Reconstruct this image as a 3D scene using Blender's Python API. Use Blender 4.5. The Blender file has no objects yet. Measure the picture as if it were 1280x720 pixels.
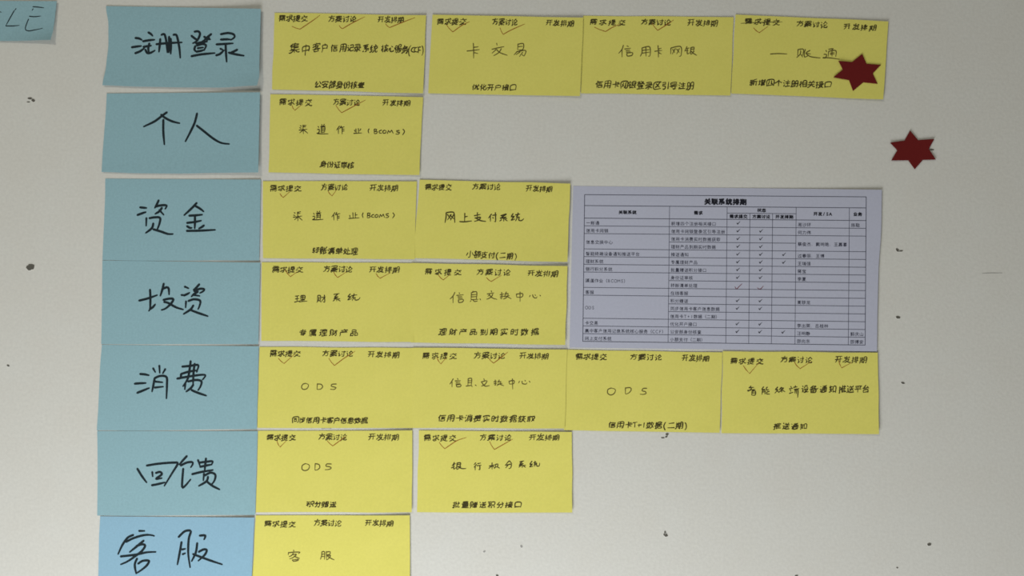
import bpy, math, random
from mathutils import Vector, Matrix

# ------------------------------------------------------------------ camera, light, exposure
SC = bpy.context.scene
COL = SC.collection
FW, FH = 1280.0, 720.0
HFOV = math.radians(58.0)
FPX = FW / 2 / math.tan(HFOV / 2)                 # focal length in pixels
MM = 0.001
DIST = 0.760                                      # lens to wall
PITCH, ROLL = math.radians(1.6), math.radians(0.9)
CAM_POS = Vector((0.0, -DIST, 1.40))

cam_data = bpy.data.cameras.new('camera')
cam_data.sensor_fit = 'HORIZONTAL'
cam_data.angle = HFOV
cam_data.clip_start = 0.01
cam = bpy.data.objects.new('camera', cam_data)
COL.objects.link(cam)
CAM_R = (Matrix.Rotation(math.pi / 2 + PITCH, 3, 'X') @ Matrix.Rotation(ROLL, 3, 'Z'))
cam.matrix_world = Matrix.Translation(CAM_POS) @ CAM_R.to_4x4()
SC.camera = cam

SC.view_settings.view_transform = 'Standard'
SC.view_settings.look = 'None'
SC.view_settings.exposure = 0.0
SC.view_settings.gamma = 1.0
SC.view_settings.use_curve_mapping = False
SC.cycles.filter_width = 1.7                      # the phone lens is slightly soft

world = bpy.data.worlds.new('room_light')
world.use_nodes = True
SC.world = world
bg = world.node_tree.nodes['Background']
bg.inputs['Color'].default_value = (1.0, 0.98, 0.93, 1)
bg.inputs['Strength'].default_value = 0.170


def area_light(name, pos, target, size, power, colour):
    d = bpy.data.lights.new(name, 'AREA')
    d.shape = 'DISK'
    d.size = size
    d.energy = power
    d.color = colour
    o = bpy.data.objects.new(name, d)
    COL.objects.link(o)
    o.location = pos
    o.rotation_euler = (Vector(target) - Vector(pos)).to_track_quat('-Z', 'Y').to_euler()
    return o


area_light('ceiling_lamp', (-1.15, -1.91, 2.60), (-0.345, 0, 1.3), 0.30, 10.6, (1.05, 1.0, 0.87))
area_light('low_fill_light', (-0.196, -0.50, 0.556), (-0.059, 0, 1.3), 0.60, 9.8, (0.985, 1.0, 1.05))  # unseen fill lamp, added to brighten the wall towards the bottom

# ------------------------------------------------------------------ helpers
_o = CAM_POS


def pt(px, py, lift=0.0):
    """the point of the wall (raised by lift metres) seen at a photo position"""
    d = CAM_R @ Vector(((px - FW / 2) / FPX, -(py - FH / 2) / FPX, -1.0))
    t = (-lift - _o.y) / d.y
    return _o + d * t


def tag(o, label=None, cat=None, group=None, kind=None):
    if label: o['label'] = label
    if cat: o['category'] = cat
    if group: o['group'] = group
    if kind: o['kind'] = kind
    return o


def build(name, verts, faces, mats, parent=None, origin=None, smooth=False, fmats=None):
    m = bpy.data.meshes.new(name)
    og = Vector(origin) if origin is not None else Vector((0, 0, 0))
    m.from_pydata([tuple(Vector(v) - og) for v in verts], [], faces)
    for mt in (mats if isinstance(mats, (list, tuple)) else [mats]):
        m.materials.append(mt)
    if fmats:
        for p, k in zip(m.polygons, fmats): p.material_index = k
    if smooth:
        for p in m.polygons: p.use_smooth = True
    m.update()
    o = bpy.data.objects.new(name, m)
    COL.objects.link(o)
    if parent is not None:
        o.parent = parent
    else:
        o.location = og
    return o


def material(name, base, rough=0.9, noise=0.06, scale=900.0, bump=0.0, spec=0.08, mottle=None):
    m = bpy.data.materials.new(name)
    m.use_nodes = True
    nt = m.node_tree
    bs = nt.nodes['Principled BSDF']
    bs.inputs['Roughness'].default_value = rough
    bs.inputs['Specular IOR Level'].default_value = spec
    tc = nt.nodes.new('ShaderNodeTexCoord')
    nz = nt.nodes.new('ShaderNodeTexNoise')
    nz.inputs['Scale'].default_value = scale
    nz.inputs['Detail'].default_value = 3.0
    nt.links.new(tc.outputs['Object'], nz.inputs['Vector'])
    rp = nt.nodes.new('ShaderNodeValToRGB')
    rp.color_ramp.elements[0].position = 0.25
    rp.color_ramp.elements[1].position = 0.75
    rp.color_ramp.elements[0].color = [c * (1 - noise) for c in base] + [1]
    rp.color_ramp.elements[1].color = [min(1, c * (1 + noise)) for c in base] + [1]
    nt.links.new(nz.outputs['Fac'], rp.inputs['Fac'])
    out = rp.outputs['Color']
    if mottle:
        n2 = nt.nodes.new('ShaderNodeTexNoise')
        n2.inputs['Scale'].default_value = mottle[0]
        n2.inputs['Detail'].default_value = 4.0
        nt.links.new(tc.outputs['Object'], n2.inputs['Vector'])
        r2 = nt.nodes.new('ShaderNodeValToRGB')
        r2.color_ramp.elements[0].position = 0.3
        r2.color_ramp.elements[1].position = 0.7
        r2.color_ramp.elements[0].color = mottle[1]
        r2.color_ramp.elements[1].color = mottle[2]
        nt.links.new(n2.outputs['Fac'], r2.inputs['Fac'])
        mx = nt.nodes.new('ShaderNodeMix')
        mx.data_type = 'RGBA'
        mx.blend_type = 'MULTIPLY'
        mx.inputs['Factor'].default_value = 1.0
        nt.links.new(out, mx.inputs['A'])
        nt.links.new(r2.outputs['Color'], mx.inputs['B'])
        out = mx.outputs['Result']
    nt.links.new(out, bs.inputs['Base Color'])
    if bump:
        bp = nt.nodes.new('ShaderNodeBump')
        bp.inputs['Strength'].default_value = bump
        bp.inputs['Distance'].default_value = 0.0004
        nt.links.new(nz.outputs['Fac'], bp.inputs['Height'])
        nt.links.new(bp.outputs['Normal'], bs.inputs['Normal'])
    return m


M_WALL = material('wall_paint', (0.648, 0.650, 0.588), noise=0.05, scale=420, bump=0.25,
                  mottle=(28.0, (0.985, 0.975, 0.965, 1), (1.0, 1.0, 1.0, 1)))
M_YEL = material('yellow_paper', (0.722, 0.676, 0.158), noise=0.035, scale=500, bump=0.12,
                 mottle=(45.0, (0.97, 0.975, 0.94, 1), (1, 1, 1, 1)))
M_BLUE = material('blue_paper', (0.278, 0.456, 0.493), noise=0.06, scale=600, bump=0.12)
M_BLUE2 = material('sky_blue_paper', (0.273, 0.464, 0.575), noise=0.05, scale=600, bump=0.12)
M_SHEET = material('copier_paper', (0.468, 0.486, 0.570), noise=0.03, scale=500, bump=0.08)
M_RED = material('red_felt_paper', (0.140, 0.013, 0.012), noise=0.10, scale=1300, bump=0.3)
M_MARK = material('black_marker_ink', (0.016, 0.026, 0.030), rough=0.7, noise=0.1)
M_PEN = material('black_pen_ink', (0.060, 0.050, 0.016), rough=0.7, noise=0.1)
M_THIN = material('thin_pen_ink', (0.120, 0.100, 0.025), rough=0.7, noise=0.1)
M_TICK = material('red_pen_ink', (0.330, 0.120, 0.018), rough=0.7, noise=0.1)
M_TICK2 = material('red_ink_on_sheet', (0.170, 0.045, 0.055), rough=0.7, noise=0.1)
M_TONER = material('printer_toner', (0.055, 0.058, 0.085), rough=0.8, noise=0.05)
M_BOLD = material('bold_toner', (0.016, 0.017, 0.024), rough=0.8, noise=0.05)
M_HOLE = material('hole_shade', (0.115, 0.110, 0.090), rough=1.0, noise=0.2, scale=1500)  # dark tone paints in the shade inside the nail holes
M_SCUFF = material('grey_scuff', (0.33, 0.325, 0.30), rough=1.0, noise=0.15, scale=1500)

# ------------------------------------------------------------------ wall
X0, X1, Z0, Z1, T = -2.2, 2.2, 0.0, 2.7, 0.12
wv = [(x, y, z) for y in (0, T) for z in (Z0, Z1) for x in (X0, X1)]
wf = [(0, 1, 3, 2), (5, 4, 6, 7), (4, 0, 2, 6), (1, 5, 7, 3), (2, 3, 7, 6), (4, 5, 1, 0)]
wall = tag(build('wall_back', wv, wf, M_WALL), kind='structure')


def blob(V, F, FM, cx, cy, rx, ry, ang, seed, lift, lip):
    rnd = random.Random(seed)
    n = 14
    c = pt(cx, cy, lift * 0.3)
    rings = []
    for (k, l) in ((1.45, 0.0), (1.15, lip), (0.8, lift * 0.6)):
        ring = []
        for i in range(n):
            a = 2 * math.pi * i / n
            j = 1 + 0.16 * math.sin(2 * a + seed) + 0.10 * math.sin(5 * a + 2 * seed)
            x, y = rx * k * j * math.cos(a), ry * k * j * math.sin(a)
            ring.append(len(V))
            V.append(pt(cx + x * math.cos(ang) - y * math.sin(ang), cy + x * math.sin(ang) + y * math.cos(ang), l))
        rings.append(ring)
    ci = len(V)
    V.append(c)
    for i in range(n):
        j = (i + 1) % n
        F.append((rings[0][i], rings[0][j], rings[1][j], rings[1][i])); FM.append(0)
        F.append((rings[1][i], rings[1][j], rings[2][j], rings[2][i])); FM.append(1)
        F.append((rings[2][i], rings[2][j], ci)); FM.append(1)


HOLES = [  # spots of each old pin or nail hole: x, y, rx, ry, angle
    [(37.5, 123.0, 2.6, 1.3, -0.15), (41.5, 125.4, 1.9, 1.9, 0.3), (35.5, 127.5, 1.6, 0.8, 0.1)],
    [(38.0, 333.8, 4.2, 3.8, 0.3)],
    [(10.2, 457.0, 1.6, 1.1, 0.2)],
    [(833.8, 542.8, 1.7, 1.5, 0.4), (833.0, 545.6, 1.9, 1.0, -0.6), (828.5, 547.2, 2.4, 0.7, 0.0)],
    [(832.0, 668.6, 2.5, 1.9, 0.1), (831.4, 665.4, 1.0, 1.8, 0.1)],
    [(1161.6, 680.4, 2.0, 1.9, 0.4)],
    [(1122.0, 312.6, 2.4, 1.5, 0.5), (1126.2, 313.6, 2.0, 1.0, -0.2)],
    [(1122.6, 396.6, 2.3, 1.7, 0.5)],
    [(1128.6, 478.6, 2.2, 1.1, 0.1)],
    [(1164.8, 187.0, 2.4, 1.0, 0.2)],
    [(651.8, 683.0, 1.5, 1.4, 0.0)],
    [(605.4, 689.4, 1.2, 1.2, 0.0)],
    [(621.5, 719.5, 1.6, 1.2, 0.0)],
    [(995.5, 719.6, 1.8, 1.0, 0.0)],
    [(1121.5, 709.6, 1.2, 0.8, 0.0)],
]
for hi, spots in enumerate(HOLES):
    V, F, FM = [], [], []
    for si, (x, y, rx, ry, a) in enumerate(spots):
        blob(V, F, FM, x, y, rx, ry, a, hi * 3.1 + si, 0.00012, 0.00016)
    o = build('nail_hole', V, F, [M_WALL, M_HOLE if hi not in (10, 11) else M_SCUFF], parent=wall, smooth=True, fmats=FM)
    o['label'] = 'small dark grey nail hole'

GLYPH = {  # pen strokes of each character, two digits each for x and y
    '(': '2994218513711248182923223017',
    ')': '031811251635215416760791',
    '+': '29622930 48451045',
    '/': '261722210474',
    '1': '25232571',
    'A': '32263222 067214551854 18544854 3226273019461854 32263628403446464752505558716374',
    'B': '3446403942343926 13463446435048554960446835711371132231223926',
    'C': '61684772317116631051123715322425382147216125',
    'D': '546561586452644158315126422313221371297244705465',
    'F': '13453945 392213221371',
    'M': '132612281271 39453950 6426572843433945 39453443222915271223 65716522',
    'O': '38725071596767617152714167325926442137212325153110421051156224693872',
    'S': '12251822272135233829 04620868 274824462748 122509281037355437633567277217720868',
    'T': '30713022 06225322',
    '、': '16652169',
    '一': '08429042',
    '上': '46358335 46114674 09759075',
    '专': '431744094906 40183733 754931483434 88331033 7549735457665670 3165567058736877 81171817',
    '业': '37743709 79427942 794281397942 794276457942 112713282451 794280417942 794282387942 794277447942 61096174 794276477942 10748874 73528532',
    '东': '236324622363 40184309 3775427853755432 83442243243734253520 275721661274 75598671 1220352040188620',
    '个': '13371337 540851085013 50335078 5013723087389338 06381238253246145013',
    '中': '50785009 85511351 8656852313231356',
    '丽': '137813284028407633783178 75556845 767885778672852857285778 09149014 31542646',
    '二': '88691069 80201820',
    '交': '34713471 347137693471 615264486152 34713471 615265476152 347132723471 4407470850135019 612968298743 615251634863396922751078 124216422932 88201120 94758577596947613344',
    '产': '15185117 702666336539 86185418511749094307 322636323539 8739163914650977',
    '付': '484650484846 57574846 227821293110 78107776717858785577 382790269423 203213350842',
    '份': '812878258128 812876228128 49644964 423044274230 183313340840 80418735 812877238128 812879268128 423045264230 49644964 873576207210 5211462438343938 3938434180427772737864786277 55415548506245703577 197818292710',
    '优': '90285428 193213330839 54285509 83197814 674168747076867690729065 2078193221232809 4071505354293228',
    '伟': '241922202419 241926162419 1932133408390842 85717772 24192419 241922222419 241925172419 8571896289503450 87203720 85343934 60786008 207819302909',
    '何': '6778767884768417 40576457643440344062 38179117 2030133308380842 2178202828093207',
    '作': '89406140 251823202518 423047244230 251827162518 2032123508390842 25182518 423044284230 90586158 25182518 50219122 60226078 217820293010 4230472350215408',
    '俊': '241822212418 241826152418 86267921 24182418 79217514 54425149 241825172418 241822202418 54725472 432374237921 600754094517422339253323 88427734 59684555 334235435032 074113331931 596865696872837788789176 207819292908 296036604555465149507750775666666569 5968567240772877',
    '信': '24162416 34219021 40758375 40338233 8375835740574075 113613321931 40458345 261119282078',
    '公': '9338893881326411 341123281238 47364736 227143717668 85756855 22712464325748355333',
    '关': '33183012 515047471147 83266426 907583757572586050475027 10761377207533684360475253478848 1726622672107708',
    '册': '407544774976 2680287837784075 0980097513691854181440144075 6978807680145714575453684976 91420842',
    '出': '85788551 50735009 1917203880388117 145115748474',
    '分': '183615351138 7076667855785276 3411272318321836 18362240764074687076 41404052336419751377 863576266611',
    '到': '67596716 70757877847686748610 432348315335 54671173 54141114 33693243 52511351 48321734182924202614',
    '力': '59777378807286271326 067713771973375443354408',
    '务': '75767576 567773787576 47474754 11782275336940634355 5634593071257717 14272921301835157717 45342921 10423938453456345837764089419239 7576806681541654 420739083615',
    '化': '5451495139573756 232916320939 5545634369388622 3309252123292478 8857916191669071867662775775557254515511',
    '区': '8813131313759076 312659477662 2963455354455342564374237822',
    '单': '09649164 81361836 6622671672097708 49784923 352235162909 49233522182318498150812366224923',
    '博': '76088411 84118616 47665472 20782009 08303130 36179117 86354335 63456308 43458645 33599259 6277647876787653 4249422686268649',
    '卡': '66576657 80204720 90390939 47084878 575559548463',
    '发': '40754075 477249714772 80177210 0970246034473846 687169726871 52064809452647278827 61676263745177434041 2411202321274526 38464228 94768678657055643846 2978447453695765',
    '取': '38471547 705368517053 765374547053 38291529 7261686365685576 816973627256675059295818 765386308617541747120912 14121565 08664761 39123978',
    '口': '17698269 1676161783188375',
    '台': '203573337732 77742274 7778765022502278 65188638 42083418222919351134',
    '同': '28267126 127812138613867681787378 33626662654133413267',
    '向': '657670787978867686234222 34616561643934393366 1378132340234608',
    '吕': '8275825116511775 17758275 23347634761422132334',
    '周': '0978087613681756181283128376767869786476 35696668655134513472 50395020 69263226 70392939',
    '品': '58748774 39741274 27337333731226122733 5878584887488778 1278124840483974',
    '喜': '33543144 66546845 49231824 21777777776422642177 6845244422422233763276436845 88141114 8224502449234908 08549054',
    '嘉': '147612781476 31784078427644652664 14761476 11652365 5876586384638476 66436453 16234923 58768476 3343774378322132204222433343 90141014 4908492250238323 33433554 26552663207310780778 895464531054',
    '四': '13698569 315033473150 7751625160495916 315032483150 2555344536413816 8675861613161375',
    '在': '10213422 89213920 86484048 63326376 89773777 085215472245 4010392033233326233822442278',
    '增': '78087418 45758175 470851115119 63206343 45648164 50275435 3160206118630966 09292929 20611909 6320402040438642862074186320 4575465280528175 77267135',
    '处': '232145224530404736543155 193614381342 854372306529 336118731077 65636509 947289756675507233623257275221371835212323212410',
    '备': '361430172920 29204532 361437094107 132625202920 553355296524692071163614 453252325835814190429539 21627762 50765049 0942164241354532 217621501642 2176777777481948',
    '夏': '21297829 4820481350118711 365512650864 11114812 38493655 21387838 48202122224838497648784677214820 4571446833623258 07782677427345715671587487789476 567158676961705738573655',
    '安': '39404427 767378747673 767380757673 8628861851184709 767371707673 427040714270 767373717673 42704270 427038724270 767375727673 334128512856 132813185017 76737673 767369697673 427043694270 49634767327419770975 684168475564 7673546349632856 1141334139408841',
    '宝': '76696963 767676698069 50355075 22547654 4808531986198630843279352035122912195118 11768876',
    '实': '38332928 53285055 58658676 29471941 50558856 52174909 46571056 132813175217851786198628 147726753670446346575055',
    '审': '122412175017 8624861752174908 81481848 50785026 81631863 17671833793381358166',
    '客': '501511161125 32324644 27767276 372740296929 42484248 73592758 57485748 544568336929 54454644 87258716521649084407 27762754 72767453 46444448275413570455 09381639263332323229372739234421 9054765456485445',
    '导': '265426603668 86348338 213822398338 48775078637868766848 10548954 213817341711771177261826',
    '小': '501050754877 33784877 317732783177 916086477629 222918450959',
    '属': '573376308132 69667171 574232423251805181425742 287829608660857876797572 5770573455322932 182384238311181116550975 757271713971',
    '山': '50105071 85788526 847214721426',
    '平': '22242938 72337233 72337233 84141414 762376266838 09499049 50145078',
    '庆': '572858418841 23762976 500854125618 56412941 9019151914550876 9375887680725647 56415647534847622976',
    '开': '68786814 08439043 3214315623681277 13148714',
    '引': '23752778407844764869505014491731503150121311 81788109',
    '强': '15782278287531683251094911321231323132131013 877489758774 87748265 662883278313481248276628 87744276 664086408657465745416640 66286674',
    '录': '76262126 144820483154 64598148 89395040 5052575464606764767086749173 103948395041497738793378 171376137639 4960426113720871',
    '心': '16381064 803788529162 697573697462 69756577407734753332 54223912',
    '态': '264324452643 90205420 264322452643 17581272 45200920 3538384144415246 766673697175 264321462643 57635258 30583071337665777175 88747957 4820542155266032704183478848 1148194735384525452148205008',
    '息': '306230733577687770757269 12691269 23387538 23277527 49084715 126911711269 126913681269 15631269 887284637859 475047565664 471522162249765076164715',
    '戴': '76577259 46774273 83167712 72686572 84367657 1078137822712670 32483234 13415141 23502365 32243208 51141314 41504165 53571057 3248235014491348133450335148504941503248 89669172877881787268 88240724 63086746695772597268 56660866',
    '户': '21437944 522152144908 794879212121214318600977',
    '批': '22473445 882977367038 417746725969 05512149 58354535 44104572 32250925 08761078197822752208 691069717476877691729065',
    '换': '195009510550 30462147 7128761976155414 365458546355 937688778072736763556429 09252925 3177347846725663595766549054 55085414501643234329 1077137820752008 43534329712883298353',
    '据': '194908510450 33423145 88755275 21473145 68576828 43429142 88758858685751575275 31250825 2008207517780977 432787278611421241553376',
    '排': '74229022 74398939 91577457 40575757 57224322 57394339 324623470851 58095878 220822751080 32251025 74097478',
    '接': '79747974 600863116416 79747974 533653285023 797476727974 3678567563716368 797482757974 822277237235 185008510450 756176607561 47614163 75617561 08252925 565059425837 87174117 2047304635515051 476152517851 70697758785280519151 8677706950644761 0977137819761908 90363936',
    '推': '19500751 2147324538324530 46568756 46398739 69236973 31250825 90734673 722272156809 0977147820762008 4678463945305110 88234722',
    '提': '44228322 19502075177809780776 63598559 45544464416538723278 30452047185008510450 44645573607465779078 832284324432431184118322 20472008 08253025 39448944 63456375',
    '支': '04751178207645694765 50395009 12218721 5366556362597151754575401640 25402950466552665769737585779076',
    '数': '16161411 286625642866 5077607269637361 73547361 502332232925 07771377277129692866 45114017 20511051 09392728 29382929272729252908 082326234333 86737361 73547653784883328325 3468425743512450 62249024 651060326335685069537354 4071186220522450 6134563552425343',
    '新': '436341614363 29162709 436344644363 09691559 391739263535 1817162319291735 80788037 43634363 58369136 46490849 2836287526771976 08354835 51745857581758158811 09174617',
    '方': '37427842747467785378 490852145122 11238823 38233741325722691177',
    '时': '35381138 53396049 48259125 577562787178767779757909 11633563351511151169',
    '明': '54328832 52528852 36351135 11641213371437571157 7478867888728712531252524470',
    '易': '78252225 787770796578 33392850 425127501359 787783688451665157674578 645143514157257220751375 3339223722117611781377383339',
    '春': '27757275 37374027 85144814 40271726 13144515 27627262 90386838 812644254027 48084425 727572506638373732390838 10572051274970498957 277527513239',
    '智': '23757675 0745114517422733 23637663 58388538851557155838 43141714 11274627 291527324441 76757651755023502375 1809171411201127',
    '服': '527661777567 14513551 35311431 74647961855288405240 22762678317836753612131113570877 614063487060746376688876 722785288626861151115276',
    '期': '88316131 61518751 43743766 41451845 41321832 196610780478 49190819 17581709 53786056611288138875867880787477 49580758 41094158',
    '李': '85368536 85368536 13371337 90601060 6544624851524955497641783277 401835261337 90378738682960235818 49354908 89171017 714365442643',
    '杰': '12781770 177015721770 17701770 41773766 177018691770 50545009 89787964 885165355622 872156221221 59666476 44223930294015501051',
    '林': '18441844 84548454 703764394961 70087078 89265326 414632362634 40260926 25382040135307600764 26782608 9163855577407037',
    '查': '843886398438 843882378438 84388438 26557255 88761276 40190918 89185819 265526447244734573657166276625652655 49354908 0941183833294023411957195924733387409039',
    '核': '22381641135107580764 51745174 51745174 66086919 223529383344 622053355240 694152404641 90767464 10243324 7464765982548648 4258505763497833 22782208 7464686549754078 91204420',
    '桂': '223528373243 32433243 43568656 65756547 10243324 90384138 65376509 86204520 22782208 37759175 0664065814432139',
    '案': '50134808 4342404617491048 43204028 32290928 5842683370288928 682933282838 49784952 06751177247238664460 9148834960445842454228382139 87208614501312141120 56605863676988779375 0858415844609058',
    '步': '89345034 24152434 80175117 536450685364 536454665364 536452675364 125815582747 5364505949341034 7550626258645364496921760876 50095034',
    '求': '25612561 78376548 2976337843784777 802280156809 477750725037 11238923 946989707864665365496046584150365009 133317332642 106842534952',
    '汪': '211220112112 21122112 17351735 173518361735 13102112 216322622163 211218112112 173513331735 173514341735 43448844 64756415 37759075 89154115 27541375',
    '沙': '20642064 13341334 24572457 84278427 14102414 241422132414 84278427 20642064 442340363445 24572457 61526109 20371334 8347805465685772427733783176 91398022 13752457',
    '注': '13341334 20642064 22132213 24582458 24582458 64166009 19371334 34769176 63256375 40498649 37248924 14102715 13752458',
    '消': '09322037 226023572260 45184518 84464146 40114518 63086331 84604160 226020622260 13102314 22602260 85158515 22602260 85158515 80228515 7278767885768532633140324078 13752260',
    '清': '08321937 81663966 39558155 31356034 23151310 12762254 37248524 6008603362359135 35148714 397840448245827678786978',
    '渠': '130918082712 187420721874 18741874 4121832182334133 187416751874 202310200820 26321245 49454978 0956405642578956 07751276267036644157 92758675777262645757 89444945404341118811',
    '状': '18301020 2748224909580763 78118621 4769565759456444 28782808 40339033 9676897681706954674562426108',
    '王': '84141414 19438143 50745014 09759075',
    '环': '30623259 10382838 19142063 681462316378 42148914 07143014 85487234643457364152 05671168186620633062',
    '理': '21642014 10383038 35769276 44278727 43598859 66756612 872786114312444387438727 0568126821643263 32140814',
    '瑞': '196609690768 65086525 73787351 58515878 64386150 10382638 191419653063 29140814 837887788976885142514178 8712872543254212 39389138',
    '用': '83541854 50155077 0977176020338333 687880788475841418141933',
    '登': '61776568 23252629233211400540 36773366 26597159735773457143254324582659 760967176218 82237529 692765313431322823251420 09778977 9438863876327328702854085208 1311401140143127',
    '相': '87325132 15481548 87735173 51538753 09263926 24782408 3954395132432440 8777871451135078 244018420762',
    '知': '11261126 21642164 11261126 58698569 47420742 1808161913201126 44201619 446732552754 8675861658155875 1572216627542820',
    '积': '40102513 507352705073 846686698466 846682638466 84668466 507353695073 846683648466 846686678466 52458645861451145245 90778059 40544051344529412541 041425142578 40320832 2541194507610764 447848765760',
    '端': '34230823 15571234 276531333431 65266508 74787451 58515878 83798778 21122112 22162112 09690573 65396350 386132650969 8713872645264513 913865394038 43784451885189778778',
    '系': '39403940 7642764681488653 505050763877 2732282941194314 087214722465 76475148505027491451 131443147810 68598369 692455322133 2749314445384734',
    '线': '84147911 557258715572 557252745572 55725572 22162216 55725572 366611720872 44458938 7066507545763975 6108634272698178857891759168 46278623 165318473426 894978607063 2508123312352535 105616533552',
    '终': '49474947 19181918 49474947 814482458144 76757675 077236693966 191821171918 765862525853 382737263827 191818201918 4048464859427232812381175716 9448894873405422 2409103410352435 5422541757165908 09553453 135415483327432849235422 837866715067',
    '统': '833957424941 303232303032 11541751 83398640 087232673663 11352535 1751185019511751 7249727274757677887791729167 175118533351 83397829 640867136620 18221822 53505359506839773476 175116483326 6121592650354941 44209020 093525093008',
    '网': '293637423749 756069516548 7423702668386542 226734503749 42253742 687779788675861413141378 374941514657 5068654865425635',
    '联': '14293429 53105817 75258726 34461446 13650866 66557057807187769376 492673268210 34123478 67266655527346783978 46469146 08113412 131213644262',
    '聪': '14293229 43724860 63517057 88638863 886386618863 58175408 886389648863 752450244943864486257524 92718863 14463246 75248011 585758755977767880757967 32610766 08113811 32783212 13121464',
    '能': '41501350 41621362 83538353 132428254023 452740233613 8816831565215821 13242208 584758726077877890759168 8928913289378638603858335808 277632784176413813371378 8753855269585860',
    '艳': '68326852 527554778876 64065908 733178175815 887692698965 58155908 09213821 09573957 37381238 24082478 5275507050324729472554175815 4931873286525052',
    '荣': '1238122986298638 18711871 545055488848 797081717970 65086520 497847494937 47493957207011740673 32203208 10148914 89746863524945481148',
    '获': '57625762 702976298032 64526452 147717782478287531673051 094221383329 162926373051245218580963 66086620 33203309 09148914 35784078536861536452 89444044 632963516753776987779276',
    '蒋': '59245729 733971407339 16421232 096119552554 57445540 43344334 576950634763 25262578 66096618 7648767673786377 37568956 32083218 09148914 33483850554657446941773679337830562940363435',
    '蔡': '56275627 117615763266 562754265627 33382635 25264328403637383338 80585059 33383245 25463245 86766866 397849785060485817581453 25461740 32453548654871447141813282285627 66086619 2546244814530654 09148914 56275934724587539151 11352526262332203208',
    '行': '47148814 7637767568785877 10233108 42369136 2278224123353029 22410948',
    '讨': '19752469326737633860 236922350835 15112517 59565244 57756177687777747709 91264126',
    '记': '093523352470 25171811 3666227220752080 8442474247725277857790729064 461484148545',
    '论': '35643068236919751980 87336412 68496849 68496849 236922350835 15112517 5055595478448145 886886758476527549704939 423251256013641264096806',
    '设': '52745274 433451235111761177329133 52745274 346523691975 24171711 226922350835 676968716769 626855733978 46454954616784779476 884383454145 8345815268666769',
    '证': '68428742 093522352368 47754735 15112520 3563306724681875 68756815 89144114 39759175',
    '财': '67446744 674469426744 902579247909 50257826 674470406744 674468436744 674464486744 40753366 674471386744 3957381112111257 5065645071377734 6778767879727826 1076196924562523',
    '账': '1157121136123657 19661966 726970725575 6829762385128911 19661966 51785575 847073546941 2423225818690877 55755410 46418941 30653572',
    '费': '2249764977517766 46644664 566961698677 22662145 390837323934883486427642 07461447214532383335 61086142 3733333517341723822383131313 5356407122770878',
    '赠': '1157121136123657 57185508 76188008 67186743 82645164 38752964 0877137422602323 75357827 51758275 8275835250525175 583554265226 671887198643474247186718',
    '身': '25417241 903780457447 48084615 72292529 63556060327212780577 12547254 245425167216724174477254737568785378',
    '转': '834980566968 59344533 68186908 63339133 22102218 586368687372 83495848593563336518 37180918 07634159 191812433843 27312778 87185018',
    '过': '52484235 226622390939 13112017 7508756172635864 88233723 097809732266 226639745075857591749471',
    '送': '216821360936 12722168 73237812 9077507836752168 50174609 13092117 78127812 565358525653 826368506248 36429042 61246248 624858495457466340663365 38238623',
    '通': '12121817 81123911 672351184719 226822390839 33733373 8112791570206723 22681471 226842769076 39538653 39418641 63296366 7566856686658629712868266723 3966392963296827',
    '道': '81424242 72187608 20191312 42548154 4918501246084208 58306020 341960209019 09382238226835744276707789769572 4242426581658131583042314242 097714712269',
    '邵': '84248424 21292129 84248424 45741374 21292129 48135210 101348144826453641393138 4574465113511378 25132519203111390440 627862138713881477388748896382677566',
    '部': '866578677466 404045264418 48741474 270831113217 22342027 1378135448544874 6578651387138717793479388544895489618665 53400840 12185018',
    '郭': '29083215 40491348 15394639472614261539 566053620863 16772878317631594049 7466806886668963885078388817881463136378 08165216',
    '量': '08349134 21187718 91770877 4943804280582059194321424943 16688468 2118211122107711762622262118 19518051 49434977',
    '铁': '18173917 18172008 21762473 072907261817 705266546361567047774177 09493949 24332472317240694166 14323632 90454945 541252234733 52238923 806869516809',
    '银': '74608952 406639692373 23731979 171719092307 85274926 36181717 66436751766687759375 23732233 09493749 171713200728 15323532 4942864286124912497554756873',
    '陈': '56188919 40195220 37734758 90728258 5377587865766532 11781112311224343247325429582259 5808561852205225453844458645',
    '集': '58609059 21485147 54165209 122620232710 81372137 21278127 5117514653488848 06761077277140644160 49544978 947587768074636657600859 20232148 841751172516',
    '需': '22293829 20383838 76296029 10484848 39603977 61786159 894850484658 61387938 1132112187218832 49394911 16118211 1778185982598460837875787177',
    '静': '39651365 39541354 30783778 611578167329683155305226 09154415 865986317329 92445044 54598659 54775678657868766831 26342608 1125422543265226 13781345394440763778 6308611558165226 07354535',
    '额': '39751675 69267214 085322482543 82708975 1675165839583975 281510160922 220826082814311645164623 4451324425432040 7237686558755078 87608727692656265660 2228392938353143 54139013 2722222422271831',
    '高': '48085016 31703258675966703170 757884788676854813481378 263874387526252624372638 89170917',
    '龙': '566068557942 76186611 40724072 390837343252236513740875 89280928 916888756376577455665628 556648684072',
    '（': '86777559724077218708',
    '）': '137722642555263521201208',
}

# ------------------------------------------------------------------ paper and ink


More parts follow.
